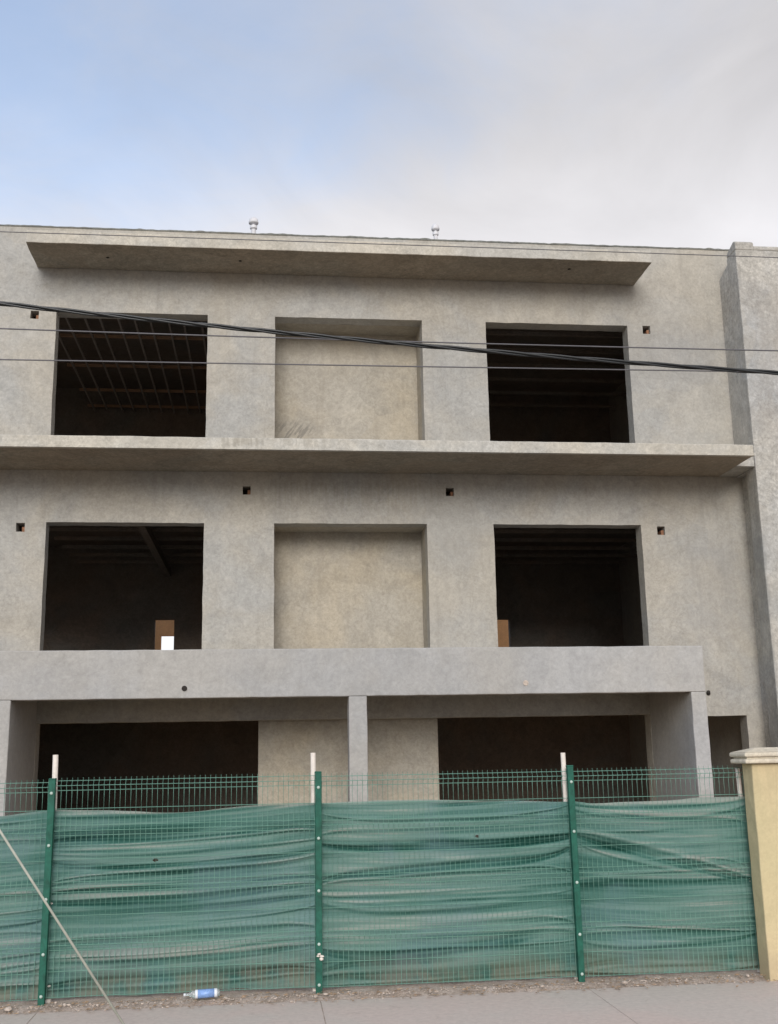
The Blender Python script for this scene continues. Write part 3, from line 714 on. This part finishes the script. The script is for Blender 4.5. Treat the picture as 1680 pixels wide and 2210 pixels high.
# ------------------------------------------------------------------ overhead wires
def interp(pts, x):
    # quadratic through the three or more measured points (least effort: piecewise cubic by Lagrange on three)
    (xa, za), (xb, zb), (xc, zc) = pts
    return za*(x-xb)*(x-xc)/((xa-xb)*(xa-xc))+zb*(x-xa)*(x-xc)/((xb-xa)*(xb-xc))+zc*(x-xa)*(x-xb)/((xc-xa)*(xc-xb))
YC = -8.5
cpts = [(-2.24, 5.967), (1.33, 5.681), (4.61, 5.494)]
v, f = [], []
for s in range(3):
    pts = []
    for i in range(420):
        x = -11+26*i/419; w = x/1.35*2*math.pi+s*2*math.pi/3+0.8*math.sin(x*0.7)
        pts.append((x, YC+0.0125*math.cos(w), interp(cpts, x)+0.0125*math.sin(w)))
    tube_vf(pts, 0.0105, 8, v, f)
o = link('twisted_cable', v, f, M_cable, smooth=True); tag(o, 'thick black twisted power cable sloping down to the right across the facade', 'cable')
for pts3, rr, y, lab in (([(-2.23, 5.742), (1.93, 5.709), (4.63, 5.708)], 0.0062, YC, 'thin upper wire crossing the thick cable below the top windows heads'),
                      ([(-2.21, 5.467), (1.06, 5.482), (4.61, 5.503)], 0.0058, YC, 'thin lowest wire running level across the top windows'),
                      ([(-2.28, 6.624), (1.08, 6.627), (4.72, 6.626)], 0.0040, YC, 'faint topmost wire passing over the canopy and parapet')):
    v, f = tube_vf([(-11+26*i/80, y, interp(pts3, -11+26*i/80)) for i in range(81)], rr, 6)
    o = link('overhead_wire', v, f, M_thin, smooth=True)
    tag(o, {'thin upper wire crossing the thick cable below the top windows heads': 'thin wire that meets the thick cable above the top left window'}.get(lab, lab), 'wire', 'thin overhead wires')
v, f = tube_vf([(-1.085, -7.6, 0.0), (-2.198, -7.6, 1.619), (-6.2, -7.6, 7.45)], 0.0105, 8)
o = link('guy_wire', v, f, M_guy, smooth=True); tag(o, 'pale taut guy wire slanting down to the pavement at the lower left', 'wire')
v, f = lathe_vf([(0.05, -0.05), (0.05, 0.005), (0.03, 0.02), (0.016, 0.03)], 14, c=(-1.08, -7.6, 0)); 
an = link('anchor_base', v, f, M_stone); tag(an, 'small round anchor base where the guy wire meets the pavement', 'anchor')

# ------------------------------------------------------------------ bottle and litter
bt_ = empty('plastic_bottle', (-0.67, -6.60, 0.075)); tag(bt_, 'clear plastic bottle with a blue label lying at the foot of the fence', 'bottle')
bt_.rotation_euler = (0, -0.02, 0.05); bt_.scale = (0.95, 0.9, 0.84)
prof_b = [(0.014, -0.028), (0.014, 0.0), (0.018, 0.012), (0.036, 0.04), (0.043, 0.06), (0.041, 0.075), (0.043, 0.09), (0.042, 0.20), (0.044, 0.24), (0.041, 0.262), (0.043, 0.285), (0.030, 0.300)]
v, f = lathe_vf(prof_b, 20, 'X'); v = [(x, y*(0.86+0.1*math.sin(x*40)), z*(0.95+0.06*math.sin(x*31+1))) for x, y, z in v]
link('bottle_body', v, f, M_pet, bt_, smooth=True)
v, f = lathe_vf([(0.0450, 0.085), (0.0450, 0.25)], 22, 'X'); link('bottle_label', v, f, M_blue, bt_, smooth=True)
for a, b_ in ((0.066, 0.090), (0.247, 0.275)):
    v, f = lathe_vf([(0.0458, a), (0.0458, b_)], 22, 'X'); link('label_band', v, f, M_lwhite, bt_, smooth=True)
v, f = lathe_vf([(0.0165, -0.045), (0.0165, -0.024)], 14, 'X'); link('bottle_cap', v, f, M_lwhite, bt_, smooth=True)

def rock(v, f, c, r, rr):
    t = (1+5**.5)/2; base = len(v)
    ico = [(-1, t, 0), (1, t, 0), (-1, -t, 0), (1, -t, 0), (0, -1, t), (0, 1, t), (0, -1, -t), (0, 1, -t), (t, 0, -1), (t, 0, 1), (-t, 0, -1), (-t, 0, 1)]
    fs = [(0, 11, 5), (0, 5, 1), (0, 1, 7), (0, 7, 10), (0, 10, 11), (1, 5, 9), (5, 11, 4), (11, 10, 2), (10, 7, 6), (7, 1, 8), (3, 9, 4), (3, 4, 2), (3, 2, 6), (3, 6, 8), (3, 8, 9), (4, 9, 5), (2, 4, 11), (6, 2, 10), (8, 6, 7), (9, 8, 1)]
    s = (rr.uniform(.7, 1.4), rr.uniform(.7, 1.2), rr.uniform(.4, .8)); w = rr.uniform(0, 6.28)
    for p in ico:
        k = r/1.9*rr.uniform(.75, 1.2); x, y, z = p[0]*s[0]*k, p[1]*s[1]*k, p[2]*s[2]*k
        v.append((c[0]+x*math.cos(w)-y*math.sin(w), c[1]+x*math.sin(w)+y*math.cos(w), c[2]+z))
    f += [tuple(base+q for q in a) for a in fs]
rr = random.Random(5)
v, f = [], []
for (pp, cc, rd) in rock_late: rock(v, f, cc, rd, rr)
link('knotted_rag', v, f, M_white, rock_late[0][0], smooth=True)
v, f = [], []
for i in range(1500):
    x = rr.uniform(-5, 5); y = -6.62+rr.gauss(0, 0.085)
    if y > -6.45 or y < -6.95: continue
    r = abs(rr.gauss(0, 0.004))+0.003
    if rr.random() < 0.03: r *= 2.0
    rock(v, f, (x, y, (0.022 if y > -6.68 else 0.004)+r*0.3), r, rr)
o = link('gravel', v, f, M_stone); tag(o, 'loose pale gravel scattered along the foot of the fence', 'gravel', kind='stuff')
for i, (x, y, r, lab) in enumerate(((0.585, -6.60, 0.028, 'pale stone lying just right of the middle fence post foot'), (1.55, -6.66, 0.03, 'pale stone lying left of centre along the middle fence bay'), (3.42, -6.66, 0.030, 'pale lump of rubble right of the right hand post foot'), (2.62, -6.66, 0.024, 'small pale stone left of the right hand post foot'), (-2.25, -6.66, 0.034, 'pale stone at the left edge by the fence foot'))):
    v, f = [], []; rock(v, f, (x, y, 0.03), r, rr); o = link('stone', v, f, M_stone); tag(o, lab, 'stone', 'larger stones at the fence foot')
v, f = [], []
for i in range(900):
    x = rr.uniform(-5, 5); y = -6.64+rr.gauss(0, 0.10)
    if y > -6.44 or y < -7.6: continue
    l = rr.uniform(0.012, 0.034); w = rr.uniform(0, 6.28); b_ = len(v); wd = l*rr.uniform(.25, .5)
    z = (0.030 if y > -6.68 else 0.008)+rr.uniform(0, .006)
    ca, sa = math.cos(w), math.sin(w)
    for (px, py, pz) in ((-l, 0, 0), (0, wd, rr.uniform(.002, .012)), (l, 0, rr.uniform(0, .01)), (0, -wd, rr.uniform(0, .008)), (0, 0, .004)):
        v.append((x+px*ca-py*sa, y+px*sa+py*ca, z+pz))
    f += [(b_, b_+4, b_+1), (b_+1, b_+4, b_+2), (b_+2, b_+4, b_+3), (b_+3, b_+4, b_)]
o = link('leaf_litter', v, f, M_leaf); tag(o, 'dry brown leaf litter along the foot of the fence', 'leaf litter', kind='stuff')

scene.cycles.max_bounces = 10; scene.cycles.diffuse_bounces = 5; scene.cycles.transparent_max_bounces = 12
